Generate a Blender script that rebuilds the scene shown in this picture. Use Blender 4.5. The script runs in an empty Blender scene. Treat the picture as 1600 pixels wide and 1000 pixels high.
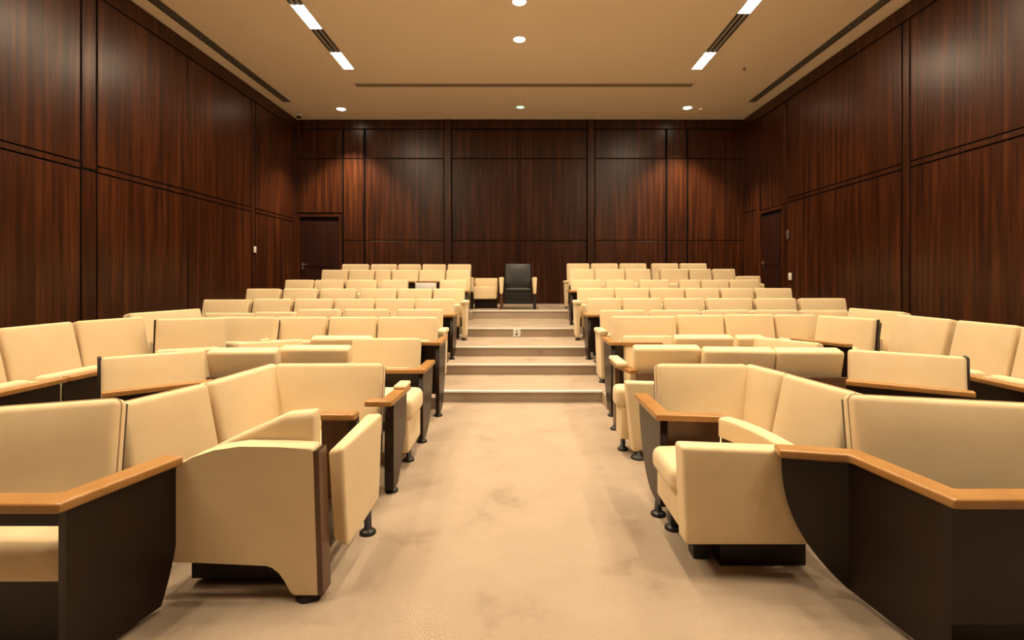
import bpy, bmesh, math
from mathutils import Vector, Matrix

S = bpy.context.scene
COL = S.collection
# ------------------------------------------------------------------ camera
F = 800.0            # focal length in pixels of a 1600 px wide frame
CX, CY = 811.5, 436.0
EYE = 1.4
cam_d = bpy.data.cameras.new('camera')
cam_d.sensor_width = 36.0
cam_d.lens = 36.0 * F / 1600.0
cam_d.shift_x = -(CX - 800) / 1600.0
cam_d.shift_y = -(500 - CY) / 1600.0
cam_d.clip_start = 0.05
cam = bpy.data.objects.new('camera', cam_d)
cam.location = (0, 0, EYE)
cam.rotation_euler = (math.radians(90), 0, 0)
COL.objects.link(cam)
S.camera = cam
# ------------------------------------------------------------------ world and exposure
w = bpy.data.worlds.new('world')
S.world = w
w.use_nodes = True
w.node_tree.nodes['Background'].inputs[0].default_value = (0.02, 0.015, 0.01, 1)
w.node_tree.nodes['Background'].inputs[1].default_value = 0.3
S.view_settings.view_transform = 'Standard'
S.view_settings.look = 'None'
S.view_settings.gamma = 1
S.view_settings.use_curve_mapping = False
S.view_settings.exposure = 0.0
WARM = (1.0, 0.78, 0.52)
PANEL_EMIT = 150.0
SPOT_W = 230.0
GRID_W = 170.0

# room
XL, XR, YB, YF, ZC = -6.13, 6.18, 14.11, -3.2, 5.79
LV = [0, 0.1273, 0.2635, 0.4003, 0.5494, 0.7209]
STEP_Y = [5.818, 6.811, 7.545, 8.837, 10.976]

# ------------------------------------------------------------------ helpers
def px(x, z): return (x - CX) * z / F            # world X of pixel column x at depth z
def up(x, y, h):                                  # point of height h seen at pixel (x, y)
    z = F * (EYE - h) / (y - CY)
    return Vector((px(x, z), z))

def new_bm(): return bmesh.new()

def obj(name, bm, m, parent=None, world=False, smooth=True):
    me = bpy.data.meshes.new(name)
    bmesh.ops.recalc_face_normals(bm, faces=bm.faces)
    if world and parent is not None:
        bm.transform(parent.matrix_basis.inverted())
    for f in bm.faces: f.smooth = smooth
    bm.to_mesh(me); bm.free()
    return link(name, me, m, parent)

def link(name, me, m, parent=None):
    o = bpy.data.objects.new(name, me)
    if m is not None and len(me.materials) == 0: me.materials.append(m)
    COL.objects.link(o)
    if parent is not None: o.parent = parent
    return o

def flat(o):
    mod = o.modifiers.new('normals', 'WEIGHTED_NORMAL'); mod.keep_sharp = True
    return o

def thing(name, label, cat, loc=(0, 0, 0), yaw=0.0, group=None):
    o = bpy.data.objects.new(name, None); COL.objects.link(o)
    o.empty_display_size = 0.1
    o.matrix_basis = Matrix.Translation(loc) @ Matrix.Rotation(yaw, 4, 'Z')
    o['label'] = label; o['category'] = cat
    if group: o['group'] = group
    return o

def tag(o, label, cat, group=None):
    o['label'] = label; o['category'] = cat
    if group: o['group'] = group
    return o

def struct(o):
    o['kind'] = 'structure'
    return o

def add_box(bm, x0, x1, y0, y1, z0, z1, bev=0.0, seg=2):
    vs = bmesh.ops.create_cube(bm, size=1.0)['verts']
    for v in vs:
        v.co = Vector((x0 + (v.co.x + .5) * (x1 - x0), y0 + (v.co.y + .5) * (y1 - y0), z0 + (v.co.z + .5) * (z1 - z0)))
    if bev > 0:
        es = list({e for v in vs for e in v.link_edges})
        bmesh.ops.bevel(bm, geom=es, offset=bev, segments=seg, affect='EDGES', profile=0.5)
    return bm

def box_bm(*a, **k):
    return add_box(new_bm(), *a, **k)

def axis_ts(a, b, r):
    n = 4
    L = b - a; r = min(r, L * .49)
    ts = [0, r * .12, r * .35, r * .65, r]
    mid = [r + (L - 2 * r) * i / n for i in range(1, n)]
    ts = ts + mid + [L - t for t in reversed(ts)]
    return [a + t for t in ts]

def cushion_bm(x0, x1, y0, y1, z0, z1, r=0.03, bulge_front=0.0, bulge_top=0.0, warp=None):
    """rounded box with a soft bulge of its -y face and of its +z face"""
    bm = new_bm()
    X, Y, Z = axis_ts(x0, x1, r), axis_ts(y0, y1, r), axis_ts(z0, z1, r)
    lo = Vector((x0, y0, z0)); hi = Vector((x1, y1, z1))
    rr = [min(r, (hi[i] - lo[i]) * .49) for i in range(3)]
    cache = {}
    def V(i, j, k):
        key = (i, j, k)
        if key not in cache:
            p = Vector((X[i], Y[j], Z[k]))
            c = Vector([min(max(p[a], lo[a] + rr[a]), hi[a] - rr[a]) for a in range(3)])
            d = p - c
            if d.length > 1e-9:
                q = Vector([d[a] / rr[a] for a in range(3)])
                m = max(abs(t) for t in q)
                q = q / q.length * m
                p = c + Vector([q[a] * rr[a] for a in range(3)])
            u = (p.x - x0) / (x1 - x0) * 2 - 1; v = (p.y - y0) / (y1 - y0) * 2 - 1; t = (p.z - z0) / (z1 - z0) * 2 - 1
            p = p.copy()
            if bulge_front: p.y -= bulge_front * max(0, 1 - u * u) * max(0, 1 - t * t) * (1 - v) / 2
            if bulge_top: p.z += bulge_top * max(0, 1 - u * u) * max(0, 1 - v * v) * (1 + t) / 2
            if warp: p = warp(p, u, v, t)
            cache[key] = bm.verts.new(p)
        return cache[key]
    nx, ny, nz = len(X) - 1, len(Y) - 1, len(Z) - 1
    for i in range(nx):
        for j in range(ny):
            for k in (0, nz): bm.faces.new((V(i, j, k), V(i + 1, j, k), V(i + 1, j + 1, k), V(i, j + 1, k)))
        for k in range(nz):
            for j in (0, ny): bm.faces.new((V(i, j, k), V(i + 1, j, k), V(i + 1, j, k + 1), V(i, j, k + 1)))
    for j in range(ny):
        for k in range(nz):
            for i in (0, nx): bm.faces.new((V(i, j, k), V(i, j + 1, k), V(i, j + 1, k + 1), V(i, j, k + 1)))
    return bm

def hexa_warp(c):
    """warp for cushion_bm: trilinear map of the box to 8 corners c[(i,j,k)]"""
    def f(p, u, v, t):
        a, b, g = (u + 1) / 2, (v + 1) / 2, (t + 1) / 2
        q = Vector((0, 0, 0))
        for i in (0, 1):
            for j in (0, 1):
                for k in (0, 1):
                    q += Vector(c[(i, j, k)]) * ((a if i else 1 - a) * (b if j else 1 - b) * (g if k else 1 - g))
        return q
    return f

def prism_bm(outline, O, U, V, T, bev=0.004, bm=None, seg=2):
    """outline (u, v) points extruded along vector T"""
    bm = bm or new_bm()
    O, U, V, T = Vector(O), Vector(U), Vector(V), Vector(T)
    a = [bm.verts.new(O + U * u + V * v) for u, v in outline]
    b = [bm.verts.new(O + U * u + V * v + T) for u, v in outline]
    n = len(a)
    f1 = bm.faces.new(a); f2 = bm.faces.new(list(reversed(b)))
    for i in range(n):
        bm.faces.new((a[i], b[i], b[(i + 1) % n], a[(i + 1) % n]))
    if bev:
        es = list(f1.edges) + list(f2.edges)
        bmesh.ops.bevel(bm, geom=es, offset=bev, segments=seg, affect='EDGES', profile=0.5)
    return bm

def sweep_bm(pts, wd, ht, bev=0.008):
    """rectangular rail along a polyline (centre of its underside)"""
    bm = new_bm(); P = [Vector(p) for p in pts]; rings = []
    for i, p in enumerate(P):
        d0 = (P[i] - P[i - 1]).normalized() if i > 0 else None
        d1 = (P[i + 1] - P[i]).normalized() if i < len(P) - 1 else None
        if d0 is None: d0 = d1
        if d1 is None: d1 = d0
        n0 = Vector((-d0.y, d0.x, 0)).normalized(); n1 = Vector((-d1.y, d1.x, 0)).normalized()
        m = (n0 + n1).normalized(); s = min(1.6, 1 / max(.3, m.dot(n0)))
        h = m * (wd / 2 * s)
        rings.append([bm.verts.new(p + h), bm.verts.new(p - h), bm.verts.new(p - h + Vector((0, 0, ht))), bm.verts.new(p + h + Vector((0, 0, ht)))])
    for a, b in zip(rings, rings[1:]):
        for i in range(4): bm.faces.new((a[i], a[(i + 1) % 4], b[(i + 1) % 4], b[i]))
    bm.faces.new(rings[0]); bm.faces.new(list(reversed(rings[-1])))
    bmesh.ops.bevel(bm, geom=list(bm.edges), offset=bev, segments=2, affect='EDGES', profile=0.5)
    return bm

def lathe_bm(profile, cx=0, cy=0, n=20, bm=None):
    bm = bm or new_bm(); rings = []
    for r, z in profile:
        rings.append([bm.verts.new((cx + r * math.cos(2 * math.pi * i / n), cy + r * math.sin(2 * math.pi * i / n), z)) for i in range(n)])
    for a, b in zip(rings, rings[1:]):
        for i in range(n): bm.faces.new((a[i], a[(i + 1) % n], b[(i + 1) % n], b[i]))
    bm.faces.new(rings[0]); bm.faces.new(rings[-1])
    return bm

def foot_bm(x, y, z0=0.0, h=0.05, r=0.045):
    return lathe_bm([(r, z0), (r, z0 + .012), (r * .75, z0 + .022), (r * .45, z0 + .03), (r * .4, z0 + h)], x, y)

# ------------------------------------------------------------------ materials
def nodes(name):
    m = bpy.data.materials.new(name); m.use_nodes = True
    nt = m.node_tree; b = nt.nodes['Principled BSDF']
    return m, nt, b

def texco(nt, scale):
    tc = nt.nodes.new('ShaderNodeTexCoord'); mp = nt.nodes.new('ShaderNodeMapping')
    mp.inputs['Scale'].default_value = scale
    nt.links.new(tc.outputs['Object'], mp.inputs[0])
    return mp.outputs[0]

def noise(nt, vec, scale, detail=3, rough=.55):
    n = nt.nodes.new('ShaderNodeTexNoise')
    n.inputs['Scale'].default_value = scale; n.inputs['Detail'].default_value = detail; n.inputs['Roughness'].default_value = rough
    nt.links.new(vec, n.inputs['Vector'])
    return n.outputs[0]

def ramp(nt, fac, stops):
    r = nt.nodes.new('ShaderNodeValToRGB'); e = r.color_ramp.elements
    while len(e) < len(stops): e.new(.5)
    for k, (p, c) in enumerate(stops):
        e[k].position = p; e[k].color = (*c, 1)
    nt.links.new(fac, r.inputs[0])
    return r.outputs[0]

def bump(nt, b, fac, strength, dist=.01):
    n = nt.nodes.new('ShaderNodeBump'); n.inputs['Strength'].default_value = strength; n.inputs['Distance'].default_value = dist
    nt.links.new(fac, n.inputs['Height']); nt.links.new(n.outputs[0], b.inputs['Normal'])

def simple(name, c, rough=.5, metal=0, spec=.5):
    m, nt, b = nodes(name)
    b.inputs['Base Color'].default_value = (*c, 1); b.inputs['Roughness'].default_value = rough
    b.inputs['Metallic'].default_value = metal; b.inputs['Specular IOR Level'].default_value = spec
    return m

def wood(name, stops, scale=(7, 7, .3), rough=.35, spec=.5, fine=.35):
    m, nt, b = nodes(name)
    v = texco(nt, scale)
    a = noise(nt, v, 1.6, 3, .6)
    v2 = texco(nt, (scale[0] * 9, scale[1] * 9, scale[2] * 3))
    f = noise(nt, v2, 1.0, 3, .6)
    mx = nt.nodes.new('ShaderNodeMix'); mx.data_type = 'FLOAT'; mx.inputs[0].default_value = fine
    nt.links.new(a, mx.inputs[2]); nt.links.new(f, mx.inputs[3])
    c = ramp(nt, mx.outputs[0], stops)
    nt.links.new(c, b.inputs['Base Color'])
    b.inputs['Roughness'].default_value = rough; b.inputs['Specular IOR Level'].default_value = spec
    bump(nt, b, f, .05, .002)
    return m

def fabric_mat():
    m, nt, b = nodes('cream_fabric')
    v = texco(nt, (1, 1, 1))
    a = noise(nt, v, 4.0, 3)
    c = ramp(nt, a, [(.3, (.735, .575, .345)), (.7, (.79, .63, .39))])
    nt.links.new(c, b.inputs['Base Color'])
    b.inputs['Roughness'].default_value = .75; b.inputs['Specular IOR Level'].default_value = .25
    b.inputs['Sheen Weight'].default_value = .15; b.inputs['Sheen Roughness'].default_value = .5
    g = noise(nt, v, 260, 2)
    bump(nt, b, g, .18, .003)
    return m

def carpet_mat():
    m, nt, b = nodes('beige_carpet')
    v = texco(nt, (1, 1, 1))
    a = noise(nt, v, 2.6, 4, .6)
    c1 = ramp(nt, a, [(.3, (.325, .25, .185)), (.42, (.392, .31, .233)), (.7, (.425, .339, .257))])
    g = noise(nt, v, 170, 2)
    c2 = ramp(nt, g, [(.3, (.78, .78, .78)), (.7, (1.1, 1.1, 1.1))])
    mx = nt.nodes.new('ShaderNodeMix'); mx.data_type = 'RGBA'; mx.blend_type = 'MULTIPLY'; mx.inputs[0].default_value = .7
    nt.links.new(c1, mx.inputs[6]); nt.links.new(c2, mx.inputs[7]); nt.links.new(mx.outputs[2], b.inputs['Base Color'])
    b.inputs['Roughness'].default_value = .95; b.inputs['Specular IOR Level'].default_value = .1
    bump(nt, b, g, .5, .006)
    return m

def emit(name, c, s):
    m = bpy.data.materials.new(name); m.use_nodes = True; nt = m.node_tree
    nt.nodes.remove(nt.nodes['Principled BSDF'])
    e = nt.nodes.new('ShaderNodeEmission'); e.inputs[0].default_value = (*c, 1); e.inputs[1].default_value = s
    nt.links.new(e.outputs[0], nt.nodes['Material Output'].inputs[0])
    return m

M = {}
M['fabric'] = fabric_mat()
M['carpet'] = carpet_mat()
M['seam'] = simple('tan_seam', (.46, .34, .20), .8, spec=.2)
M['panel'] = wood('dark_wall_veneer', [(.34, (.016, .0038, .0014)), (.5, (.044, .0115, .0034)), (.66, (.098, .0285, .0078))], rough=.34, spec=.3)
M['shaded_doorwood'] = wood('shaded_door_veneer', [(.3, (.012, .0032, .002)), (.7, (.036, .0095, .0045))], rough=.4, spec=.3)  # veneer darkened to stand for the shade of a recessed door
M['groove'] = simple('dark_groove', (.004, .002, .0015), .8, spec=.1)
M['dark'] = wood('dark_stained_wood', [(.3, (.011, .0048, .003)), (.7, (.021, .0095, .006))], (5, 5, .6), .38, .35)
M['brown'] = wood('brown_stained_wood', [(.3, (.06, .025, .012)), (.7, (.11, .048, .022))], (5, 5, .6), .35)
M['oak'] = wood('honey_wood', [(.3, (.33, .16, .044)), (.7, (.43, .22, .066))], (3, 3, 3), .28, fine=.5)
M['black'] = simple('black_plastic', (.012, .011, .011), .4)
M['leather'] = simple('black_leather', (.011, .011, .0105), .4, spec=.4)
M['ceiling'] = simple('ceiling_paint', (.88, .76, .60), .9, spec=.2)
M['plaster'] = simple('cream_plaster', (.82, .74, .60), .9, spec=.2)
M['metal'] = simple('brushed_metal', (.62, .58, .52), .35, 1)
M['nosing'] = simple('pale_metal_nosing', (.92, .88, .80), .35, .1)
M['white'] = simple('white_plastic', (.75, .73, .68), .45)
M['paper'] = simple('white_paper', (.8, .78, .75), .8)
M['slot'] = simple('black_slot', (.006, .006, .006), .8, spec=.1)
M['grille'] = simple('grey_grille', (.32, .30, .26), .5)
M['lamp'] = emit('lamp_diffuser', (1.0, .80, .55), PANEL_EMIT)
M['bulb'] = emit('downlight_glow', (1.0, .85, .62), 40)
M['dim'] = emit('dim_downlight_glow', (.75, 1.0, .75), 1.1)

# ------------------------------------------------------------------ the room
bm = new_bm()
add_box(bm, XL, XR, YF, YB, -.3, 0)
for k in range(5):
    add_box(bm, -.98, 1.02, STEP_Y[k], YB, -.05, LV[k + 1])
TER = [5.5, 7.15, 8.1, 9.35, 10.62]
for k in range(5):
    xi = .9 if k == 0 else .98
    add_box(bm, XL, -xi, TER[k], YB, -.05, LV[k + 1] - .003)
    add_box(bm, xi + .04, XR, TER[k], YB, -.05, LV[k + 1] - .003)
struct(obj('floor', bm, M['carpet'], smooth=False))
for k in range(5):
    struct(obj('trim_%d' % (k + 1), box_bm(-.98 if k else -.9, 1.02 if k else .94, STEP_Y[k] - .014, STEP_Y[k] + .04, LV[k + 1] - .016, LV[k + 1] + .005, .003), M['nosing'], smooth=False))
struct(obj('ceiling', box_bm(XL - .1, XR + .1, YF - .1, YB + .1, ZC, ZC + .15), M['ceiling'], smooth=False))
struct(obj('wall_front', box_bm(XL - .1, XR + .1, YF - .12, YF, -.3, ZC), M['panel'], smooth=False))

def wall_panels(rects, place, depth=.014):
    """raised panels with bevelled edges; rects are (a0, a1, z0, z1, extra)"""
    bm = new_bm()
    for r in rects:
        a0, a1, z0, z1 = r[:4]; d = depth + (r[4] if len(r) > 4 else 0)
        place(bm, a0, a1, z0, z1, d)
    return bm

G = .012
def left_place(bm, a0, a1, z0, z1, d): add_box(bm, XL - .02, XL + d, a0 + G, a1 - G, z0 + G, z1 - G, .004, 2)
def right_place(bm, a0, a1, z0, z1, d): add_box(bm, XR - d, XR + .02, a0 + G, a1 - G, z0 + G, z1 - G, .004, 2)
def back_place(bm, a0, a1, z0, z1, d): add_box(bm, a0 + G, a1 - G, YB - d, YB + .02, z0 + G, z1 - G, .006, 2)

def side_rects(bounds, zr, ztop):
    out = []
    for a0, a1, kind in bounds:
        if kind == 'pil':
            out.append((a0 + .014, a1 - .014, 0, zr - .04)); out.append((a0 + .014, a1 - .014, zr - .02, ztop))
        elif kind == 'stile':
            out.append((a0 + .014, a1 - .014, 0, ztop))
        else:
            out.append((a0, a1, 0, zr - .04)); out.append((a0, a1, zr - .04, zr + .055, .004)); out.append((a0, a1, zr + .055, ztop))
    out.append((YF, YB, ztop, ZC, .012))
    return out

lb = [(YF, -.6, 'p'), (-.6, 2.1, 'p'), (2.1, 2.36, 'pil'), (2.36, 4.75, 'p'), (4.75, 7.14, 'p'), (7.14, 7.42, 'pil'), (7.42, 9.44, 'p'), (9.44, 11.68, 'p'), (11.68, 11.86, 'stile'), (11.86, 13.85, 'p'), (13.85, 14.10, 'stile')]
wl = obj('wall_left', box_bm(XL - .12, XL, YF, YB + .1, -.3, ZC), M['groove'], smooth=False); struct(wl)
wl_p = struct(flat(obj('wall_left_panelling', wall_panels(side_rects(lb, 2.98, 5.50), left_place), M['panel'], wl)))
wr = obj('wall_right', box_bm(XR, XR + .12, YF, YB + .1, -.3, ZC), M['groove'], smooth=False); struct(wr)
ZR_ = 3.2
rb = [(YF, .3, 'p'), (.3, 3.1, 'p'), (3.1, 3.3, 'pil'), (3.3, 5.7, 'p'), (5.7, 8.08, 'p'), (8.08, 8.26, 'stile'), (8.26, 10.53, 'p'), (10.53, 11.80, 'p')]
rr_ = side_rects(rb, ZR_, 5.52)
rr_ += [(11.80, 11.87, 0, 5.52, .012), (11.87, 13.06, 3.14, 5.52), (13.06, 13.32, 0, 5.52, .012), (13.32, 14.10, 0, ZR_), (13.32, 14.10, ZR_, 5.52)]
struct(flat(obj('wall_right_panelling', wall_panels(rr_, right_place), M['panel'], wr)))
wb = obj('wall_back', box_bm(XL - .1, XR + .1, YB, YB + .12, -.3, ZC), M['groove'], smooth=False); struct(wb)
def bx(p): return px(p, YB)
def bz(p): return EYE + (CY - p) * YB / F
z248, z376, z202 = bz(248), bz(376), bz(202)
br = []
for a, b in ((571, 694), (706, 810), (813, 917), (929, 1040)):
    for z0, z1 in ((.2, z376), (z376, z248), (z248, z202)):
        br.append((bx(a), bx(b), z0, z1))
for a, b in ((537, 569), (1042, 1073)):
    for z0, z1 in ((.2, z376), (z376, z248), (z248, z202)):
        br.append((bx(a), bx(b), z0, z1, .006))
for z0, z1 in ((.2, z376), (z376, z248), (z248, z202)): br.append((bx(1075), bx(1162), z0, z1))
br += [(bx(810) - G, bx(813) + G, .2, z202, -.012)]
br += [(bx(694), bx(706), .2, ZC, .05), (bx(917), bx(929), .2, ZC, .05), (bx(464), bx(535), bz(333), z248), (bx(464), bx(535), z248, z202)]
br += [(bx(464), bx(694), z202, ZC, .008), (bx(706), bx(917), z202, ZC, .03), (bx(929), bx(1162), z202, ZC, .008)]
struct(flat(obj('wall_back_panelling', wall_panels(br, back_place), M['panel'], wb)))

# doors
def door(name, place_root, width, height, mirror):
    """local: x along the wall, -y into the room, z up; hinge at x=0"""
    d = bpy.data.objects.new(name, None); COL.objects.link(d); d.matrix_basis = place_root; d['kind'] = 'structure'
    struct(obj('door_frame', prism_bm([(0, 0), (.07, 0), (.07, height - .07), (width - .07, height - .07), (width - .07, 0), (width, 0), (width, height), (0, height)], (0, -.06, 0), (1, 0, 0), (0, 0, 1), (0, .06, 0), .004), M['panel'], d, smooth=False))
    bm = box_bm(.075, width - .075, -.02, 0, .0, height - .075, .003)
    struct(flat(obj('door_leaf', bm, M['shaded_doorwood'], d)))
    struct(obj('lintel_shade', box_bm(.07, width - .07, -.024, -.001, height - .17, height - .072), M['groove'], d, smooth=False))  # black strip painted in for the shade under the lintel
    bm = new_bm()
    for z0, z1 in ((.16, .85), (1.02, height - .24)):
        add_box(bm, .24, width - .24, -.032, -.02, z0, z1, .01, 2)
    struct(flat(obj('door_panel', bm, M['shaded_doorwood'], d)))
    hx = width - .15 if not mirror else .15
    s = -1 if not mirror else 1
    bm = box_bm(hx - .02, hx + .02, -.03, -.02, .95, 1.13, .004)
    add_box(bm, hx - .012, hx + .012, -.075, -.03, 1.07, 1.094, .004)
    add_box(bm, min(hx, hx + s * .13), max(hx, hx + s * .13), -.08, -.06, 1.07, 1.092, .006)
    struct(flat(obj('door_handle', bm, M['metal'], d)))
    return d
door('door_1', Matrix.Translation((bx(465), YB - .005, LV[5])), bx(535) - bx(465), bz(335) - LV[5], True)
door('door_2', Matrix.Translation((XR - .005, 13.06, LV[5])) @ Matrix.Rotation(-math.pi / 2, 4, 'Z'), 1.19, 2.40, True)

# ------------------------------------------------------------------ ceiling fittings
def cz(y): return F * (ZC - EYE) / (CY - y)
def linear_light(name, x, lits, label, seed):
    wd = .2
    t = thing(name, label, 'light', (x, 4, ZC))
    y0, y1 = -2.5, 10.70
    bm = new_bm()
    add_box(bm, x - wd / 2 - .012, x - wd / 2, y0, y1, ZC - .012, ZC + .0)
    add_box(bm, x + wd / 2, x + wd / 2 + .012, y0, y1, ZC - .012, ZC + .0)
    add_box(bm, x - wd / 2, x + wd / 2, y1 - .012, y1, ZC - .012, ZC)
    obj('trim_frame', bm, M['grille'], t, True, smooth=False)
    lits = sorted(lits); prev = y0
    bmd = new_bm()
    gaps = []
    for a, b in lits:
        gaps.append((prev, a)); prev = b
    for a, b in gaps:
        if b - a < .02: continue
        bmg = new_bm(); add_box(bmg, x - wd / 2, x + wd / 2, a, b, ZC - .003, ZC)
        obj('slot_recess', bmg, M['slot'], t, True, smooth=False)
        bmg = new_bm()
        for dx in (-.045, .045): add_box(bmg, x + dx - .025, x + dx + .025, a, b, ZC - .011, ZC - .003)
        obj('slot_blade', bmg, M['grille'], t, True, smooth=False)
    for a, b in lits:
        obj('diffuser', box_bm(x - wd / 2 + .004, x + wd / 2 - .004, a, b, ZC - .009, ZC - .001), M['lamp'], t, True, smooth=False)
linear_light('linear_ceiling_light', px(545, 10.67), [(9.92, 10.68), (8.2, 8.96), (6.3, 7.06), (4.4, 5.16), (2.5, 3.26), (.6, 1.36)], 'long recessed ceiling slot with lit white segments on the left of the ceiling', 0)  # nearer lit segments are unseen, added to light the front seats
linear_light('linear_ceiling_light', px(1089, 10.67), [(9.92, 10.68), (7.68, 8.44), (5.8, 6.56), (3.9, 4.66), (2.0, 2.76), (.1, .86)], 'long recessed ceiling slot with lit white segments on the right of the ceiling', 0)  # here too the nearer lit segments are added out of view as fill

def downlight(x, y, label, mat='bulb', power=SPOT_W, size=78, r=.105):
    t = thing('downlight', label, 'light', (x, y, ZC), group='round recessed ceiling downlights')
    bm = lathe_bm([(r * 1.18, ZC - .008), (r * 1.18, ZC - .001), (r, ZC - .001), (r, ZC - .008)], x, y, 28)
    obj('trim_ring', bm, M['white'], t, True)
    obj('glowing_disc', lathe_bm([(r, ZC - .012), (r, ZC - .009)], x, y, 28), M[mat], t, True)
    if power:
        l = bpy.data.lights.new('downlight_lamp', 'SPOT'); l.energy = power; l.color = WARM
        l.spot_size = math.radians(size); l.spot_blend = .6; l.shadow_soft_size = .06
        lo = bpy.data.objects.new('downlight_lamp', l); COL.objects.link(lo)
        lo.parent = t; lo.location = (0, 0, -.03)
YC = [cz(61), cz(2)]
downlight(0, YC[0], 'round bright downlight on the ceiling centreline, the lower of two lit ones', power=560, size=108)
downlight(0, YC[1], 'round bright downlight on the ceiling centreline cut by the top of the view', power=560, size=108)
y = YC[1] - 1.35; k = 0
for y in (6.6, 5.2, 3.8, 2.4):
    downlight(0, y, 'round downlight overhead along the ceiling centreline')
for xx in (-4.6, -2.3, 2.3, 4.6):  # off-axis fill grid, added out of view to brighten the front seats
    for yy, pw in ((6.9, .6), (5.1, .6), (3.3, .95), (1.4, 1.6)):
        downlight(xx, yy, 'added unseen fill downlight overhead above the front seats', power=GRID_W * pw, size=85)
downlight(px(533, cz(170)), cz(170), 'round lit downlight near the back left corner of the ceiling', power=1150, size=95)
downlight(px(1074, cz(168)), cz(168), 'round lit downlight near the back right corner of the ceiling', power=1150, size=95)
downlight(px(813, cz(167)), cz(167), 'round dim greenish downlight at the back of the ceiling centreline', 'dim', 25, 95)

def ceiling_grille(x0, x1, y0, y1, label, along_y=True):
    t = thing('air_grille', label, 'air vent', ((x0 + x1) / 2, (y0 + y1) / 2, ZC), group='linear air slots in the ceiling')
    obj('slot_recess', box_bm(x0, x1, y0, y1, ZC - .006, ZC - .003), M['slot'], t, True, smooth=False)
    wd = (x1 - x0) if along_y else (y1 - y0)
    for i in range(4):
        c = (x0 if along_y else y0) + wd * (i + .5) / 4 * 1.0
        hw = wd * .04
        if i in (0, 3): hw = wd * .05
        c = (x0 if along_y else y0) + wd * (.03 + .94 * i / 3)
        b = box_bm(c - hw, c + hw, y0, y1, ZC - .016, ZC - .006) if along_y else box_bm(x0, x1, c - hw, c + hw, ZC - .016, ZC - .006)
        obj('blade', b, M['grille'], t, True, smooth=False)
zl = cz(159)
ceiling_grille(px(443, zl), px(455, zl), YF + .2, zl, 'long black slot vent beside the left wall on the ceiling')
ceiling_grille(px(1169, zl), px(1180, zl), YF + .2, zl, 'long black slot vent beside the right wall on the ceiling')
t = thing('ceiling_slot', 'long thin brown slot running across the ceiling near the back wall', 'air vent', (0, cz(132), ZC))
x0, x1 = px(555, cz(132)), px(1083, cz(132))
obj('slot_recess', box_bm(x0, x1, cz(130), cz(135.5), ZC - .004, ZC), simple('brown_slot', (.28, .22, .16), .7), t, True, smooth=False)
obj('slot_frame', add_box(box_bm(x0 - .03, x1 + .03, cz(130) - .02, cz(130), ZC - .012, ZC), x0 - .03, x1 + .03, cz(135.5), cz(135.5) + .02, ZC - .012, ZC), M['ceiling'], t, True, smooth=False)

def ceiling_disc(name, x, y, label, cat, prof, mat, extra=None):
    t = thing(name, label, cat, (x, y, ZC))
    obj('housing', lathe_bm([(r, ZC - d) for r, d in prof], x, y, 24), mat, t, True)
    if extra: obj(extra[0], lathe_bm([(r, ZC - d) for r, d in extra[1]], x, y, 24), extra[2], t, True)
yc = cz(178)
ceiling_disc('dome_camera', px(467, 13.55), 13.55, 'small white dome camera in the back left ceiling corner', 'camera', [(.085, 0), (.085, .07), (.07, .085)], M['white'], ('dark_dome', [(.068, .085), (.066, .11), (.045, .135), (.01, .145)], M['black']))
ceiling_disc('smoke_detector', px(1098, cz(169)), cz(169), 'small white smoke detector beside the back right downlight', 'detector', [(.09, 0), (.09, .03), (.06, .05)], M['ceiling'])
ceiling_disc('smoke_detector', px(813, 12.45), 12.45, 'small white smoke detector just before the greenish centre downlight', 'detector', [(.09, 0), (.09, .03), (.06, .05)], M['ceiling'])
ceiling_disc('sprinkler_head', px(1163, cz(107)), cz(107), 'tiny grey sprinkler head between right light slot and right wall vent', 'sprinkler', [(.04, 0), (.04, .012), (.015, .02), (.015, .05)], M['grille'])

# ------------------------------------------------------------------ wall plates and socket
def plate(name, loc, yaw, wd, ht, label, cat, mat='white', dark=False):
    t = thing(name, label, cat, loc, yaw)
    flat(obj('face_plate', box_bm(-wd / 2, wd / 2, -.014, 0, -ht / 2, ht / 2, .003), M[mat], t))
    obj('rocker', box_bm(-wd * .28, wd * .28, -.02, -.013, -ht * .3, ht * .3, .003), M['black' if dark else mat], t)
plate('light_switch', (XL + .03, 11.80, 2.08), math.pi / 2, .10, .14, 'small white switch plate on the left wall by the corner', 'switch')
plate('card_reader', (XR - .03, 11.72, 2.42), -math.pi / 2, .12, .21, 'brass coloured reader plate beside the right door', 'switch', 'metal')
plate('light_switch', (XR - .03, 11.62, 1.46), -math.pi / 2, .13, .16, 'low white switch plate beside the right door', 'switch')
t = thing('power_socket', 'white power socket plate on the fourth carpeted step riser', 'socket', (px(807.5, STEP_Y[3]), STEP_Y[3], (LV[3] + LV[4]) / 2))
flat(obj('face_plate', box_bm(-.064, .064, -.014, .0, -.066, .062, .003), M['white'], t))
obj('upper_hole', box_bm(-.01, .012, -.017, -.012, .014, .034, .004), M['black'], t)
obj('lower_hole', box_bm(-.016, .012, -.017, -.012, -.045, -.008, .004), M['black'], t)

# ------------------------------------------------------------------ seats
TILT = math.radians(13)
cache = {}
def shared(key, fn):
    if key not in cache: cache[key] = fn()
    return cache[key]

def part(name, key, build, mat, parent, wn=False):
    """a part whose mesh is shared between seats of the same size"""
    def mk():
        bm = build(); bmesh.ops.recalc_face_normals(bm, faces=bm.faces)
        for f in bm.faces: f.smooth = True
        me = bpy.data.meshes.new(name); bm.to_mesh(me); bm.free(); return me
    me = shared((name,) + key, mk)
    o = link(name, me, M[mat], parent)
    if wn: flat(o)
    return o

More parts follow.
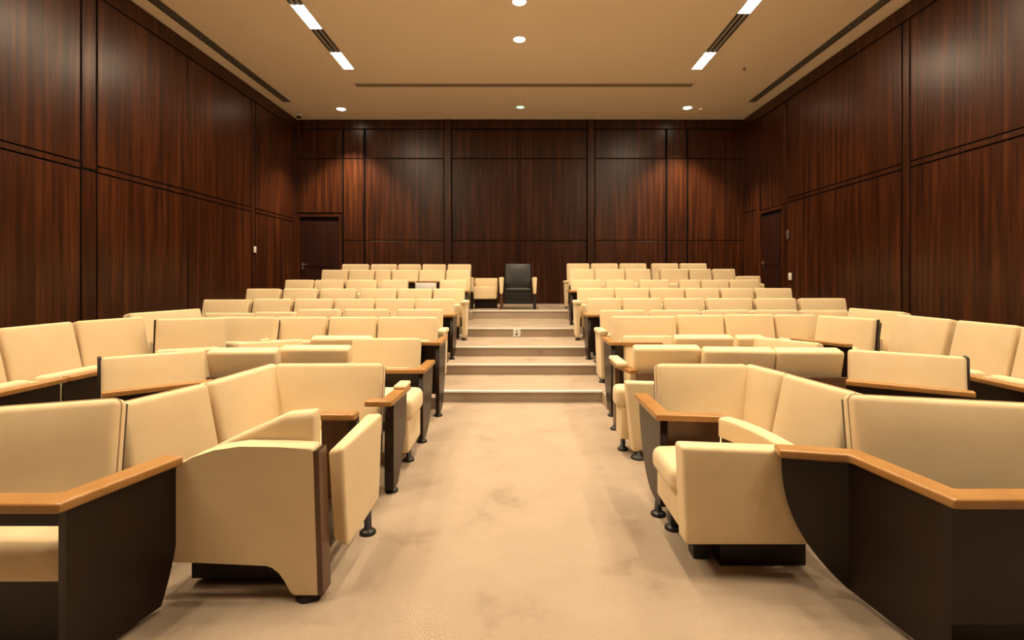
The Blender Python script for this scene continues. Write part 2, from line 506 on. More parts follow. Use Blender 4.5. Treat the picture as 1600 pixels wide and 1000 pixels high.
def tilted(bm, H):
    bm.transform(Matrix.Translation((0, 0, H)) @ Matrix.Rotation(-TILT, 4, 'X'))   # foot of the back comes forward
    return bm

def D_outline(y0, y1, top, bot, n=10):
    """side panel profile: straight front edge at y0, bowed rear edge from (y1, top) down to the front foot"""
    pts = [(y0, bot), (y0, top), (y1, top)]
    for i in range(1, n):
        a = i / n * math.pi / 2
        pts.append((y0 + (y1 - y0) * (.25 + .75 * math.cos(a) ** .8), top - (top - bot) * math.sin(a) ** 1.5))
    pts.append((y0 + (y1 - y0) * .25, bot))
    return pts

def seat_unit(label, L, R, level, H, *, away=False, end=0, end_type=None, ledge=None, arm=True, group=None,
              name='auditorium_seat', low=False, nodepth=False, thick=.13, seatless=False, seat_up=0.0, side_panel=0, end_off=.045, end_y=(-.62, -.12), end_drop=0.0, ledge_in=0.0):
    """L, R: top front corners of the backrest (plan), as seen left and right by the camera.
    end = -1/+1: which local side stands at the aisle."""
    L, R = Vector(L), Vector(R)
    d = R - L; wdt = d.length
    yaw = math.atan2(d.y, d.x)
    mid = (L + R) / 2
    if away:
        n = Vector((-d.y, d.x)).normalized()
        mid = mid + n * thick; yaw += math.pi
    wq = round(wdt / .02) * .02; Hq = round(H / .01) * .01
    t = thing(name, label, 'seat', (mid.x, mid.y, level), yaw, group)
    key = (wq, Hq, thick)
    w2 = wq / 2
    low_h = .34
    part('backrest', key, lambda: tilted(cushion_bm(-w2, w2, 0, thick, -(Hq - low_h), 0, .028, .012), Hq), 'fabric', t)
    if away:
        part('back_panel', key, lambda: box_bm(-w2, w2, thick + .005, thick + .03, .1, .60, .004), 'brown', t, True)
    else:
        part('back_shell', key, lambda: tilted(box_bm(-w2 * .985, w2 * .985, thick - .004, thick + .022, -(Hq - .2), -.02, .006), Hq), 'dark', t, True)
    if seatless: return t
    sy = -.13 - (Hq - low_h) * math.sin(TILT) * .5
    if side_panel:
        dp = thick + .05 if abs(side_panel) == 1 else thick * .4; xs = (1 if side_panel > 0 else -1) * (w2 + .008)
        part('side_panel', key + (side_panel,), lambda: prism_bm([(-.1, .15), (-.02, Hq * .55), (.035, Hq - .015), (dp, Hq - .015), (dp + .02, .15)], (xs - .012, 0, 0), (0, 1, 0), (0, 0, 1), (.024, 0, 0), .004), 'dark', t, True)
    part('seat', key + (seat_up,), lambda: cushion_bm(-w2 + .04, w2 - .04, sy - .11, sy, .20 + seat_up, .58 + seat_up, .035, .012), 'fabric', t)
    part('base', key, lambda: box_bm(-w2 * .7, w2 * .7, -.17, .0, 0, .30, .006), 'dark', t, True)
    sides = []
    if arm and not end: sides = [-1]
    for s in sides:
        xa = s * (w2 + .004)
        part('armrest', key + (s,), lambda: cushion_bm(xa - .022, xa + .022, -.36, -.10, .53, .60, .018), 'fabric', t)
        part('arm_support', key + (s,), lambda: box_bm(xa - .013, xa + .013, -.32, -.14, .0, .535, .004), 'dark', t, True)
    if end:
        xa = end * (w2 + end_off)
        y0, y1 = end_y
        if end_type == 'panel':
            top = .60
            pn = part('end_panel', key + (end, end_y, end_drop, end_off), lambda: prism_bm(D_outline(y0 + .02, y1, top, .03 - end_drop), (xa - .02, 0, 0), (0, 1, 0), (0, 0, 1), (.04, 0, 0), .004), 'dark', t, True)
            part('foot', key + (end, end_y, end_drop, end_off), lambda: foot_bm(xa, y0 + .07, -end_drop, .05), 'black', t)
            part('writing_ledge', key + (end, end_y, end_off), lambda: sweep_bm([(-end * (w2 - ledge_in), y0 + .03, top), (xa, y0 + .03, top), (xa, y1, top)], .085, .036), 'oak', t, True)
            part('modesty_panel', key + (end, end_y, end_off), lambda: box_bm(min(-end * (w2 - ledge_in), xa), max(-end * (w2 - ledge_in), xa), y0 + .05, y0 + .07, .1, top, .003), 'dark', t, True)
        elif end_type == 'arm':
            # tapering padded arm seen end-on, pad rolled over its top
            def arm_bm():
                def wp(p, u, v, tt):
                    k = (tt + 1) / 2
                    c = xa
                    return Vector((c + (p.x - c) * (.55 + .45 * k) + end * .0, p.y, p.z))
                return cushion_bm(xa - .042, xa + .042, -.50, -.08, .05 - end_drop, .60, .012, warp=wp)
            part('end_arm', key + (end, end_drop), arm_bm, 'fabric', t)
            part('arm_pad', key + (end,), lambda: cushion_bm(xa - .055, xa + .055, -.52, -.06, .585, .645, .022), 'fabric', t)
            part('foot', key + (end, end_drop), lambda: foot_bm(xa, -.44, -end_drop, .06), 'black', t)
    elif ledge is not None:
        part('writing_ledge', key + (ledge,), lambda: sweep_bm([(-w2, ledge, .60), (w2, ledge, .60)], .085, .036), 'oak', t, True)
        part('modesty_panel', key + (ledge,), lambda: box_bm(-w2, w2, ledge + .02, ledge + .04, .12, .60, .003), 'dark', t, True)
    return t

ORD = ['', 'first', 'second', 'third', 'fourth', 'fifth', 'sixth', 'seventh']
def row_of(side, z, y, spans, level, row, end_type, feats=None, H=None, **kw):
    """spans listed from the aisle outwards, in pixel columns; y = pixel row of their tops"""
    made = []
    T = EYE - (y - CY) * z / F
    Hh = T - level
    feats = feats or {}
    g = 'cream seats in the stepped block on the %s' % side
    for i, sp in enumerate(spans):
        a, b = sp[0], sp[1]
        k = dict(kw)
        if i == 0 and end_type:
            k['end'] = 1 if side == 'left' else -1; k['end_type'] = end_type
        k.update(feats.get(i, {}))
        zz = z + (sp[2] if len(sp) > 2 else 0)
        tt = EYE - ((sp[3] if len(sp) > 3 else y) - CY) * zz / F
        pos = 'at the aisle end of the' if i == 0 else ('%s from the aisle,' % ORD[i + 1])
        made.append(seat_unit('cream seat %s %s, %s block' % (pos, row, side), (px(a + .5, zz), zz), (px(b - .5, zz), zz), level, tt - level, group=g, **k))
    return made

RN = dict(I='rearmost row', H='second row from the back', G='third row from the back', F='fourth row from the back', E='fifth row from the back', D='sixth row from the back', C='seventh row from the back')
# left block
row_of('left', 12.3, 412.3, [(699, 736.5), (659.5, 697), (622, 657.5), (579, 620.5), (534, 576.5)], LV[5], RN['I'], 'arm')
rowH = row_of('left', 11.45, 421.3, [(696.5, 735.5), (655.5, 695), (612.5, 654), (586, 611), (545, 585), (502, 544)], LV[5], RN['H'], None, {1: dict(ledge=-.36), 2: dict(ledge=-.36)})
row_of('left', 10.05, 436.6, [(686.5, 730), (595, 637), (540, 589), (491, 536.5), (445, 490.5)], LV[4], RN['G'], 'panel')
row_of('left', 8.8, 450.6, [(676, 726), (621, 675), (562, 619.5), (500, 555.5), (442, 495.5), (384, 438)], LV[3], RN['F'], 'arm')
row_of('left', 7.8, 466, [(649.5, 709), (586.5, 647), (522.5, 584.5), (460, 519.5), (395, 455), (317, 389, 0, 467.5)], LV[2], RN['E'], 'panel')
row_of('left', 6.75, 483, [(620, 691), (537, 607), (464, 531), (397, 461, -.1, 486.5), (318, 395, .3, 489)], LV[1], RN['D'], 'arm')
row_of('left', 6.05, 494.8, [(590.5, 683), (514, 588), (431, 509.5), (346, 430, -.15, 495)], LV[1], RN['C'], 'panel', {0: dict(end_y=(-.88, -.4), end_drop=LV[1], ledge_in=.4, end_off=.14)})
# right block
row_of('right', 12.3, 411.5, [(885.5, 921), (923, 966), (968, 1010), (1018, 1060), (1062, 1105)], LV[5], RN['I'], 'arm')
row_of('right', 11.45, 420, [(889, 928), (929, 976), (977, 1017), (1031, 1076), (1077, 1112), (1113, 1149.5), (1151, 1189, -.3, 431)], LV[5], RN['H'], None)
row_of('right', 10.05, 436.6, [(892, 940), (946, 992), (999, 1046), (1062, 1094.5), (1095.5, 1139), (1140, 1187.5)], LV[4], RN['G'], 'panel')
row_of('right', 8.8, 450, [(902, 959), (961, 1014.5), (1016, 1069), (1071, 1124), (1126, 1178), (1181, 1237.5)], LV[3], RN['F'], 'arm')
row_of('right', 7.8, 465, [(917, 970.5), (973, 1033.5), (1038, 1099.5), (1105, 1175), (1180, 1245.5), (1250, 1322.5)], LV[2], RN['E'], 'panel')
row_of('right', 6.75, 483.5, [(938, 1008), (1017, 1094.5), (1099, 1171.5), (1174, 1249), (1251, 1326, .3)], LV[1], RN['D'], 'arm')
row_of('right', 6.05, 493, [(955, 1056.5), (1057.5, 1131, .06, 491.5), (1134, 1210, 0, 490.5), (1213, 1276, -.05, 490.5)], LV[1], RN['C'], 'panel', {0: dict(end_y=(-.88, -.4), end_drop=LV[1], ledge_in=.4, end_off=.14)})

# seats turned towards the middle of the room
GS = 'cream seats turned inwards along the side walls'
def corners(l, r, T): return up(l[0], l[1], T), up(r[0], r[1], T)
def turned(label, l, r, T, level=0.0, **k):
    A, B = corners(l, r, T)
    return seat_unit(label, A, B, level, T - level, **k)
turned('cream seat with dark side turned to the aisle, left of seventh row from back', (244, 497.5), (352, 494.5), 1.0, LV[1], group=GS, side_panel=-.5, arm=False)
turned('cream seat with wooden ledge turned to the aisle, right of seventh row from back', (1277, 491.5), (1367, 497), 1.0, LV[1], group=GS, side_panel=.5, ledge=-.45)
seat_unit('cream wide seat turned inwards by the left wall, rearmost of its wall row', (-4.4, 5.8), (-4.2, 6.75), LV[1], 1.02 - LV[1], group=GS, arm=False)
seat_unit('cream seat by the left wall overlapped by the seat with the dark side', (-4.04, 4.69), (-3.85, 5.25), 0, 1.02, group=GS, seat_up=.05, ledge=-.52, arm=False)
seat_unit('cream wide seat by the left wall with its seat cushion and ledge showing', (-4.06, 4.01), (-4.05, 4.65), 0, 1.02, group=GS, seat_up=.05, ledge=-.52)
A, B = Vector((-4.06, 4.01)), Vector((-4.05, 4.65))
D = (B - A).normalized()
B2 = A - D * .03; A2 = B2 - D * .66
seat_unit('cream seat by the left wall cut off by the left edge of the view', A2, B2, 0, 1.02, group=GS, seat_up=.05, ledge=-.52)
turned('cream seat turned inwards by the right wall, rearmost of its wall row', (1326, 480), (1410, 486.5), 1.02, LV[1], group=GS, arm=False)
turned('cream seat by the right wall, second from the rear of its wall row', (1398, 490), (1484, 498), 1.02, group=GS, seat_up=.05)
turned('cream seat by the right wall with dark mark on its seat edge', (1493, 499.2), (1589, 508), 1.02, group=GS, seat_up=.05, ledge=-.52)
A, B = corners((1493, 499.2), (1589, 508), 1.02)
D = (B - A).normalized()
A2 = B + D * .03; B2 = A2 + D * .66
seat_unit('cream seat by the right wall cut off by the right edge of the view', A2, B2, 0, 1.02, group=GS, seat_up=.05, ledge=-.52)

# middle seats of the flat floor
GF = 'cream seats on the flat front floor'
T0 = .83
z = 4.97
seat_unit('cream seat with wooden writing ledge at the aisle, second rank on the left', (px(549, z), z), (px(656, z), z), 0, EYE - 91 * z / F, end=1, end_type='panel', end_y=(-.64, -.12), group=GF, ledge_in=.2, end_off=.13)
turned('cream seat behind the two shaded seat backs, outer one on the left', (370, 535), (472, 529), .80, group=GF, arm=False)
z = 5.2
seat_unit('cream seat back seen from behind, between two bright seats on the left', (px(483, z), z), (px(577, z), z), 0, EYE - 89 * z / F, away=True, arm=False, group=GF)
z = 4.36
seat_unit('shaded seat back facing away, nearer the aisle of two on the left', (px(433, z), z), (px(543, z), z), 0, T0, away=True, arm=False, group=GF)
A, B = corners((320, 545), (428, 544.5), T0)
seat_unit('shaded seat back facing away beside the angled seat on the left', A, B, 0, T0, away=True, arm=False, group=GF)
turned('cream seat on the left angled inwards over a wooden ledge with dark side', (157, 558), (322, 545.5), T0, group=GF, side_panel=-1, ledge=-.36, arm=False)
z = 5.2
seat_unit('cream seat at the aisle behind the shaded seat backs on the right', (px(974, z), z), (px(1052, z), z), 0, EYE - 87.5 * z / F, group=GF, arm=False)
seat_unit('shaded seat back facing away, in the farther of two ranks on the right', (px(1057, z), z), (px(1149, z), z), 0, EYE - 88 * z / F, away=True, arm=False, group=GF)
z = 5.35
seat_unit('partly hidden shaded seat back behind the angled seat on the right', (px(1155, z), z), (px(1200, z), z), 0, EYE - 88 * z / F, away=True, arm=False, group=GF)
turned('cream seat on the right sharply angled to the aisle with small ledge', (1175, 525), (1280, 535), .80, group=GF, ledge=-.32, arm=False)
z = 4.38
tR = seat_unit('shaded seat back facing away with brown wooden panel, at the right aisle', (px(993, z), z), (px(1098, z), z), 0, T0, away=True, arm=False, group=GF)
A, B = corners((1102, 543), (1215, 544), T0)
seat_unit('shaded seat back facing away, middle of three on the right', A, B, 0, T0, away=True, arm=False, group=GF)
A, B = corners((1218, 544.5), (1322, 545), T0)
seat_unit('darkest shaded seat back facing away, beside the wide bright seat on the right', A, B, 0, T0, away=True, arm=False, group=GF)
turned('wide bright seat on the right angled inwards over a long wooden ledge', (1325, 545), (1510, 557), T0, group=GF, side_panel=1, ledge=-.36, arm=False)
# aisle arm of the right shaded seat
def P3(l): return [Vector(p) for p in l]
flat(obj('armrest', sweep_bm([(.985, 4.40, .585), (.915, 4.62, .595), (.905, 4.88, .60)], .09, .035), M['oak'], tR, True))
obj('arm_pad', cushion_bm(.855, .955, 4.48, 4.92, .625, .67, .022), M['fabric'], tR, True)
flat(obj('arm_post', box_bm(.885, .925, 4.72, 4.84, .04, .6, .004), M['brown'], tR, True))
obj('foot', foot_bm(.89, 4.77), M['black'], tR, True)

# ------------------------------------------------------------------ front left group
# corner seat: wrap-round backrest, ledge
def backrest_world(A, B, T, thick, t, name='backrest', lowz=.34, mat='fabric'):
    A, B = Vector(A), Vector(B); d = B - A; wd = d.length
    bm = tilted(cushion_bm(-wd / 2, wd / 2, 0, thick, -(T - lowz), 0, .03, .014), T)
    mid = (A + B) / 2
    bm.transform(Matrix.Translation((mid.x, mid.y, 0)) @ Matrix.Rotation(math.atan2(d.y, d.x), 4, 'Z'))
    o = obj(name, bm, M[mat], t, True)
    # seam running over the top and down both sides of the cushion
    h = T - lowz; r = .0035; e = .002
    xs = wd / 2; path = []
    for k in range(9): path.append((-xs + .0 - e, .045, -h + .04 + (h - .075) * k / 8))
    for k in range(1, 6):
        a = k / 6 * math.pi / 2; path.append((-xs + .03 - (.03 + e) * math.cos(a), .045, -.03 + (.03 + e) * math.sin(a)))
    for k in range(9): path.append((-xs + .03 + (wd - .06) * k / 8, .045, e))
    for k in range(1, 6):
        a = k / 6 * math.pi / 2; path.append((xs - .03 + (.03 + e) * math.sin(a), .045, -.03 + (.03 + e) * math.cos(a)))
    for k in range(9): path.append((xs + e, .045, -.035 - (h - .075) * k / 8))
    b2 = new_bm(); rings = []
    for i, p in enumerate(path):
        q0 = Vector(path[max(0, i - 1)]); q1 = Vector(path[min(len(path) - 1, i + 1)]); dd = (q1 - q0).normalized()
        n1 = Vector((0, 1, 0)); n2 = dd.cross(n1)
        rings.append([b2.verts.new(Vector(p) + (n1 * math.cos(j * math.pi / 3) + n2 * math.sin(j * math.pi / 3)) * r) for j in range(6)])
    for a_, b_ in zip(rings, rings[1:]):
        for j in range(6): b2.faces.new((a_[j], a_[(j + 1) % 6], b_[(j + 1) % 6], b_[j]))
    tilted(b2, T)
    b2.transform(Matrix.Translation((mid.x, mid.y, 0)) @ Matrix.Rotation(math.atan2(d.y, d.x), 4, 'Z'))
    obj('piping', b2, M['seam'], t, True)
    return o
def shell_world(A, B, T, thick, t):
    A, B = Vector(A), Vector(B); d = B - A; wd = d.length
    bm = tilted(box_bm(-wd / 2 * .985, wd / 2 * .985, thick - .004, thick + .022, -(T - .2), -.02, .006), T)
    mid = (A + B) / 2
    bm.transform(Matrix.Translation((mid.x, mid.y, 0)) @ Matrix.Rotation(math.atan2(d.y, d.x), 4, 'Z'))
    return flat(obj('back_shell', bm, M['dark'], t, True))

GFR = 'cream seats nearest the camera'
def corner_seat(label, A, Bc, Cn, flip, ledge_pts, panel_x, panel_y, mod):
    t = thing('corner_seat', label, 'seat', ((A[0] + Bc[0]) / 2, A[1], 0), group=GFR)
    if flip:     # right side: A=left end, Bc = corner, Cn = near end
        backrest_world(A, Bc, T0, .14, t); backrest_world(Vector(Bc) + (Vector(Bc) - Vector(Cn)).normalized() * .05, Cn, T0, .14, t, 'side_backrest')
        shell_world(A, Bc, T0, .14, t)
    else:
        backrest_world(Bc, A, T0, .14, t); backrest_world(Cn, Vector(Bc) + (Vector(Bc) - Vector(Cn)).normalized() * .05, T0, .14, t, 'side_backrest')
        shell_world(Bc, A, T0, .14, t)
    x0, x1 = sorted((A[0], Bc[0]))
    obj('seat', cushion_bm(x0 + .08, x1 - .06, 2.98, 3.33, .26, .42, .035, 0, .02), M['fabric'], t, True)
    flat(obj('base', box_bm(x0 + .1, x1 - .1, 3.05, 3.3, 0, .27, .005), M['dark'], t, True))
    flat(obj('writing_ledge', sweep_bm(ledge_pts, .09, .036), M['oak'], t, True))
    flat(obj('end_panel', prism_bm(D_outline(panel_y[0], panel_y[1], .60, .1), (panel_x - .022, 0, 0), (0, 1, 0), (0, 0, 1), (.044, 0, 0), .004), M['dark'], t, True))
    flat(obj('modesty_panel', box_bm(*mod, .12, .60, .003), M['brown'], t, True))
    obj('foot', foot_bm(panel_x, panel_y[0] + .12, 0, .12), M['black'], t, True)
    return t
A = up(597, 567, T0); Bc = up(428, 568, T0); Cn = up(331, 596, T0)
corner_seat('cream corner seat with wraparound back and ledge, front left at the aisle', (A.x, A.y), (Bc.x, Bc.y), (Cn.x, Cn.y), False,
            [(-1.14, 2.93, .60), (-.93, 2.93, .60)], -.96, (2.94, 3.0), (-1.14, -.94, 2.945, 2.965))
A = up(1027, 568, T0); Bc = up(1170, 569, T0); Cn = up(1221, 582, T0)
corner_seat('cream corner seat with wraparound back and ledge, front right at the aisle', (A.x, A.y), (Bc.x, Bc.y), (Cn.x, Cn.y), True,
            [(.815, 3.44, .60), (.815, 2.925, .60), (1.15, 2.885, .60)], .825, (2.92, 3.44), (.83, 1.15, 2.93, 2.95))

# left aisle-facing seat with folded seat
t = thing('aisle_seat', 'cream seat facing the aisle, folded seat cushion, tall side arm, front left', 'seat', (-1.2, 2.5, 0), group=GFR)
A = up(187, 630, T0); B = up(327, 597.5, T0)
backrest_world((A.x, A.y), (B.x, B.y), T0, .14, t)
shell_world((A.x, A.y), (B.x, B.y), T0, .14, t)
def at(pxx, py, y): return (px(pxx, y), EYE - (py - CY) * y / F)
out = [(-1.62, .173)] + [at(418, 880, 2.21), at(428, 884, 2.21), at(436, 896, 2.21), at(452, 927, 2.21), at(458, 932, 2.21), at(497, 932, 2.21), at(490, 706, 2.21), at(484, 700, 2.21), at(430, 698.5, 2.21), at(373, 698, 2.21), at(333, 704, 2.21), at(300, 715, 2.21), (-1.62, .53)]
obj('side_arm', prism_bm(out, (0, 2.21, 0), (1, 0, 0), (0, 0, 1), (0, .10, 0), .012, seg=3), M['fabric'], t, True)
flat(t.children[-1])
flat(obj('arm_front', prism_bm([(-.872, .03), (-.848, .03), (-.868, .655), (-.892, .655)], (0, 2.212, 0), (1, 0, 0), (0, 0, 1), (0, .096, 0), .004), M['brown'], t, True))
obj('foot', foot_bm(-.93, 2.26, 0, .06, .055), M['black'], t, True)
# arched inner armrest from the side arm back to the ledge
def arch(p0, p1, wd, zs, zlow):
    """padded arm along the plan line p0-p1, top heights zs"""
    p0, p1 = Vector(p0), Vector(p1); n = len(zs) - 1
    d = (p1 - p0); nn = Vector((-d.y, d.x)).normalized()
    def wp(p, u, v, tt):
        a = (u + 1) / 2; f = a * n; i = min(int(f), n - 1); z1 = zs[i] + (zs[i + 1] - zs[i]) * (f - i)
        c = p0 + d * a + nn * (v * wd / 2)
        z0 = zlow
        return Vector((c.x, c.y, z0 + (z1 - z0) * (tt + 1) / 2))
    return cushion_bm(0, 1, 0, wd * 1.0, 0, .3, min(.03, wd * .4), warp=wp)
def arch_uv(p0, p1, wd, zs, zlow): return arch(p0, p1, wd, zs, zlow)
obj('inner_arm', arch((-1.42, 2.365), (-.93, 2.365), .10, [.62, .665, .70, .735, .775, .805, .795], .45), M['fabric'], t, True)
c = {(0, 0, 0): (-.785, 2.35, .16), (1, 0, 0): (-.775, 2.84, .18), (0, 1, 0): (-.86, 2.36, .20), (1, 1, 0): (-.86, 2.84, .2),
     (0, 0, 1): (-.812, 2.35, .625), (1, 0, 1): (-.755, 2.84, .66), (0, 1, 1): (-.885, 2.36, .605), (1, 1, 1): (-.85, 2.84, .655)}
obj('folded_seat', cushion_bm(0, .5, 0, .09, 0, .46, .022, warp=hexa_warp(c)), M['fabric'], t, True)
flat(obj('base', box_bm(-1.5, -.98, 2.34, 2.8, .03, .2, .005), M['dark'], t, True))
obj('foot', foot_bm(-.835, 2.82, 0, .2), M['black'], t, True)

# right aisle-facing seat
t = thing('aisle_seat', 'cream seat facing the aisle with boxy side arm, front right', 'seat', (1.2, 2.6, 0), group=GFR)
A = up(1222, 583, T0); B = up(1329, 612, T0)
backrest_world((A.x, A.y), (B.x, B.y), T0, .14, t)
shell_world((A.x, A.y), (B.x, B.y), T0, .14, t)
c = {(0, 0, 0): (.768, 2.36, .17), (1, 0, 0): (1.40, 2.36, .17), (0, 1, 0): (.765, 2.47, .17), (1, 1, 0): (1.40, 2.47, .17),
     (0, 0, 1): (.752, 2.36, .625), (1, 0, 1): (1.40, 2.36, .60), (0, 1, 1): (.745, 2.47, .625), (1, 1, 1): (1.40, 2.47, .60)}
obj('side_arm', cushion_bm(0, .65, 0, .11, 0, .45, .02, warp=hexa_warp(c)), M['fabric'], t, True)
obj('inner_arm', arch((1.13, 2.83), (1.28, 2.42), .09, [.64, .645, .64, .63, .61], .53), M['fabric'], t, True)
flat(obj('inner_arm_panel', prism_bm([(0, .2), (.43, .2), (.43, .55), (0, .55)], (1.115, 2.83, 0), Vector((.15, -.41, 0)).normalized(), (0, 0, 1), (.03, .01, 0), .003), M['brown'], t, True))
obj('seat', cushion_bm(.735, 1.16, 2.475, 2.86, .35, .478, .045, 0, .012), M['fabric'], t, True)
obj('seat_apron', cushion_bm(.768, .86, 2.48, 2.86, .2, .37, .015), M['fabric'], t, True)
flat(obj('leg', box_bm(.87, .95, 2.56, 2.64, .0, .2, .004), M['black'], t, True))
flat(obj('leg', box_bm(.84, .90, 2.84, 2.9, .03, .25, .004), M['black'], t, True))
flat(obj('base', box_bm(.98, 1.4, 2.5, 2.8, .0, .34, .004), M['dark'], t, True))
obj('foot', foot_bm(.86, 2.87), M['black'], t, True)

# nearest seats with writing ledges
def ledge_seat(label, L, R, T, pts, panel, th, seat_box, base_box, mod, H_=.03):
    L, R = Vector(L), Vector(R)
    t = thing('ledge_seat', label, 'seat', ((L.x + R.x) / 2, (L.y + R.y) / 2, 0), group=GFR)
    backrest_world(L, R, T, .14, t); shell_world(L, R, T, .14, t)
    flat(obj('writing_ledge', sweep_bm(pts, .10, .038, .01), M['oak'], t, True))
    # panel following the plan line pa > ... > pb under the ledge, rear edge bowed forward to the floor
    P = [Vector(p) for p in panel]; seg = [(P[i + 1] - P[i]).length for i in range(len(P) - 1)]; ln = sum(seg)
    def plan(a):
        for i, l in enumerate(seg):
            if a <= l or i == len(seg) - 1: return P[i] + (P[i + 1] - P[i]) * (a / l)
            a -= l
    bmp = new_bm(); N = 24; rows = []
    d0 = (P[1] - P[0]).normalized(); off = Vector((-d0.y, d0.x)) * th
    for j in range(N + 1):
        f = j / N; zz = .03 + .57 * (1 - f)
        e = ln - H_ * f ** 2.4
        ts = [0]; acc = 0
        for l in seg[:-1]:
            acc += l
            ts.append(min(acc, e))
        ts.append(e)
        rows.append([(plan(max(0, min(ln, t_))), zz) for t_ in ts])
    fr = [[bmp.verts.new((p.x, p.y, z_)) for p, z_ in r] for r in rows]
    bk = [[bmp.verts.new((p.x + off.x, p.y + off.y, z_)) for p, z_ in r] for r in rows]
    m_ = len(rows[0])
    for j in range(N):
        for i in range(m_ - 1):
            for g_ in (fr, bk):
                vs = [g_[j][i], g_[j][i + 1], g_[j + 1][i + 1], g_[j + 1][i]]
                bmp.faces.new(vs)
        for i in (0, m_ - 1): bmp.faces.new((fr[j][i], bk[j][i], bk[j + 1][i], fr[j + 1][i]))
    for i in range(m_ - 1):
        for j in (0, N): bmp.faces.new((fr[j][i], bk[j][i], bk[j][i + 1], fr[j][i + 1]))
    obj('end_panel', bmp, M['dark'], t, True, smooth=False)
    if mod: flat(obj('modesty_panel', box_bm(*mod, .003), M['dark'], t, True))
    if seat_box: obj('seat', cushion_bm(*seat_box, .045, .01, .015), M['fabric'], t, True)
    flat(obj('base', box_bm(*base_box, .005), M['dark'], t, True))
    return t
ledge_seat('cream seat with writing ledge cut by the left edge, nearest on the left', (-2.28, 1.93), (-1.70, 2.17), .895,
           [(-2.35, 1.785, .60), (-1.60, 1.785, .60), (-1.495, 2.22, .60)], [(-1.585, 1.79), (-1.475, 2.24)], .035, (-2.2, -1.60, 1.83, 2.2, .30, .455), (-2.2, -1.66, 1.88, 2.2, 0, .31), (-2.35, -1.6, 1.80, 1.82, .53, .60), .1)
A = (1.53, 2.36); B = (2.26, 2.17)
ledge_seat('cream seat with long wooden ledge cut by the right edge, nearest on the right', A, B, .868,
           [(2.35, 1.82, .60), (1.545, 1.82, .60), (1.475, 2.26, .60), (1.17, 2.33, .60)], [(1.515, 1.83), (1.455, 2.26), (1.19, 2.325)], -.035, None, (1.62, 2.3, 1.95, 2.2, 0, .3), (1.54, 2.35, 1.85, 1.87, .15, .60), .27)

# aisle seats half hidden behind the corner seats
t = thing('aisle_seat', 'cream seat beside the aisle behind the left corner seat, dark post and wooden armrest', 'seat', (-1.0, 3.8, 0), group=GFR)
flat(obj('end_panel', prism_bm([(3.32, .03), (3.32, .6), (3.72, .6), (3.66, .3), (3.5, .1), (3.44, .03)], (-.875, 0, 0), (0, 1, 0), (0, 0, 1), (.06, 0, 0), .004), M['dark'], t, True))
flat(obj('armrest', sweep_bm([(-.97, 3.24, .60), (-.84, 3.24, .60), (-.825, 3.70, .60)], .085, .036), M['oak'], t, True))
obj('arm_pad', cushion_bm(-.875, -.79, 3.54, 3.74, .63, .662, .016), M['fabric'], t, True)
obj('seat', cushion_bm(-1.3, -.785, 3.74, 4.22, .34, .52, .06), M['fabric'], t, True)
obj('seat_apron', cushion_bm(-.92, -.81, 3.75, 4.2, .12, .37, .02), M['fabric'], t, True)
obj('backrest', cushion_bm(-1.42, -1.31, 3.76, 4.2, .4, .72, .03), M['fabric'], t, True)
obj('foot', foot_bm(-.845, 3.38), M['black'], t, True)
obj('foot', foot_bm(-.855, 3.95, 0, .14), M['black'], t, True)
t = thing('aisle_seat', 'cream seat beside the aisle behind the right corner seat, padded arm', 'seat', (1.1, 4.1, 0), group=GFR)
c = {(0, 0, 0): (.885, 3.97, .05), (1, 0, 0): (1.45, 3.97, .17), (0, 1, 0): (.875, 4.07, .05), (1, 1, 0): (1.45, 4.07, .17),
     (0, 0, 1): (.83, 3.97, .60), (1, 0, 1): (1.45, 3.97, .58), (0, 1, 1): (.825, 4.07, .60), (1, 1, 1): (1.45, 4.07, .58)}
obj('side_arm', cushion_bm(0, .6, 0, .1, 0, .55, .02, warp=hexa_warp(c)), M['fabric'], t, True)
obj('seat', cushion_bm(.775, 1.3, 4.075, 4.30, .36, .53, .05), M['fabric'], t, True)
obj('seat_apron', cushion_bm(.81, .9, 4.08, 4.3, .12, .38, .015), M['fabric'], t, True)
obj('backrest', cushion_bm(1.46, 1.56, 3.95, 4.2, .3, .70, .03), M['fabric'], t, True)
obj('foot', foot_bm(.93, 4.0, 0, .08, .06), M['black'], t, True)
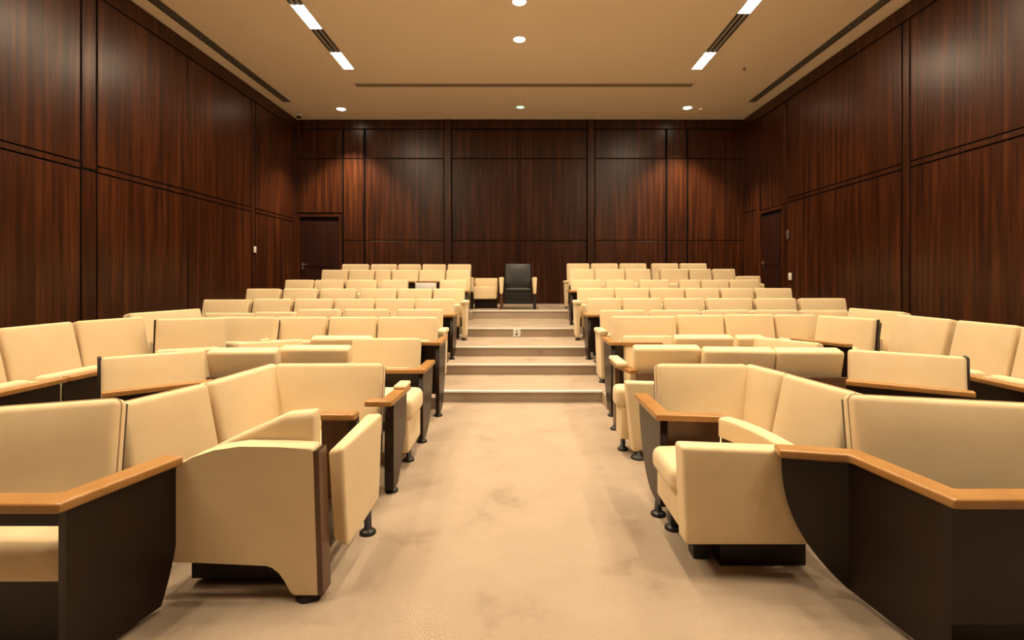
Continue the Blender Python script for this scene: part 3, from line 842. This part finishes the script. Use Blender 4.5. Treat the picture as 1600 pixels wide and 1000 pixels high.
obj('foot', foot_bm(.85, 4.2, 0, .14), M['black'], t, True)

# ------------------------------------------------------------------ black chair and low seat on the top landing
bl = LV[5]
t = thing('black_armchair', 'black leather chair with cream armrests at the head of the steps', 'chair', (-.03, 11.8, bl))
obj('backrest', tilted(cushion_bm(-.31, .31, 0, .12, -.62, 0, .035, .02), 1.05), M['leather'], t)
t.children[-1].location = (0, .15, 0)
obj('seat', cushion_bm(-.30, .30, -.33, .12, .36, .48, .045, 0, .02), M['leather'], t)
obj('seat_front', cushion_bm(-.30, .30, -.31, -.2, .12, .37, .02), M['leather'], t)
for s in (-1, 1):
    x = s * .375
    def wp(p, u, v, tt):
        k = (tt + 1) / 2
        return Vector((x + (p.x - x) * (.6 + .4 * k), p.y, p.z))
    obj('armrest', cushion_bm(x - .055, x + .055, -.36, .1, .34, .72, .03, warp=wp), M['fabric'], t)
    flat(obj('leg', box_bm(x - .03, x + .03, -.34, .08, 0, .36, .005), M['brown' if s < 0 else 'black'], t))
t = thing('low_seat', 'low cream seat without headrest beside the black chair, left', 'seat', (px(759.5, 11.9), 11.9, bl))
obj('backrest', cushion_bm(-.265, .265, 0, .1, .36, .70, .025), M['fabric'], t)
obj('seat', cushion_bm(-.28, .26, -.22, -.08, .22, .51, .025), M['fabric'], t)
flat(obj('base', box_bm(-.26, .26, -.04, .06, 0, .38, .005), M['dark'], t))
obj('armrest', cushion_bm(-.345, -.285, -.28, .1, .38, .72, .025), M['fabric'], t)
flat(obj('arm_post', box_bm(-.335, -.295, -.25, .08, 0, .4, .004), M['dark'], t))

# white papers lying on the ledge shelf in the gap of the third row from the back
zz = 10.75
flat(obj('book_shelf', box_bm(px(650, 10.9), px(684, 10.9), 10.6, 11.12, LV[4] + .58, LV[4] + .6, .003), M['dark'], rowH[1], True))
o = obj('paper_stack', box_bm(px(651, zz), px(681, zz), zz - .12, zz + .1, LV[4] + .6, EYE - 6 * zz / F, .004), M['paper'])
tag(o, 'white box of papers in the dark gap of the third row left', 'papers')
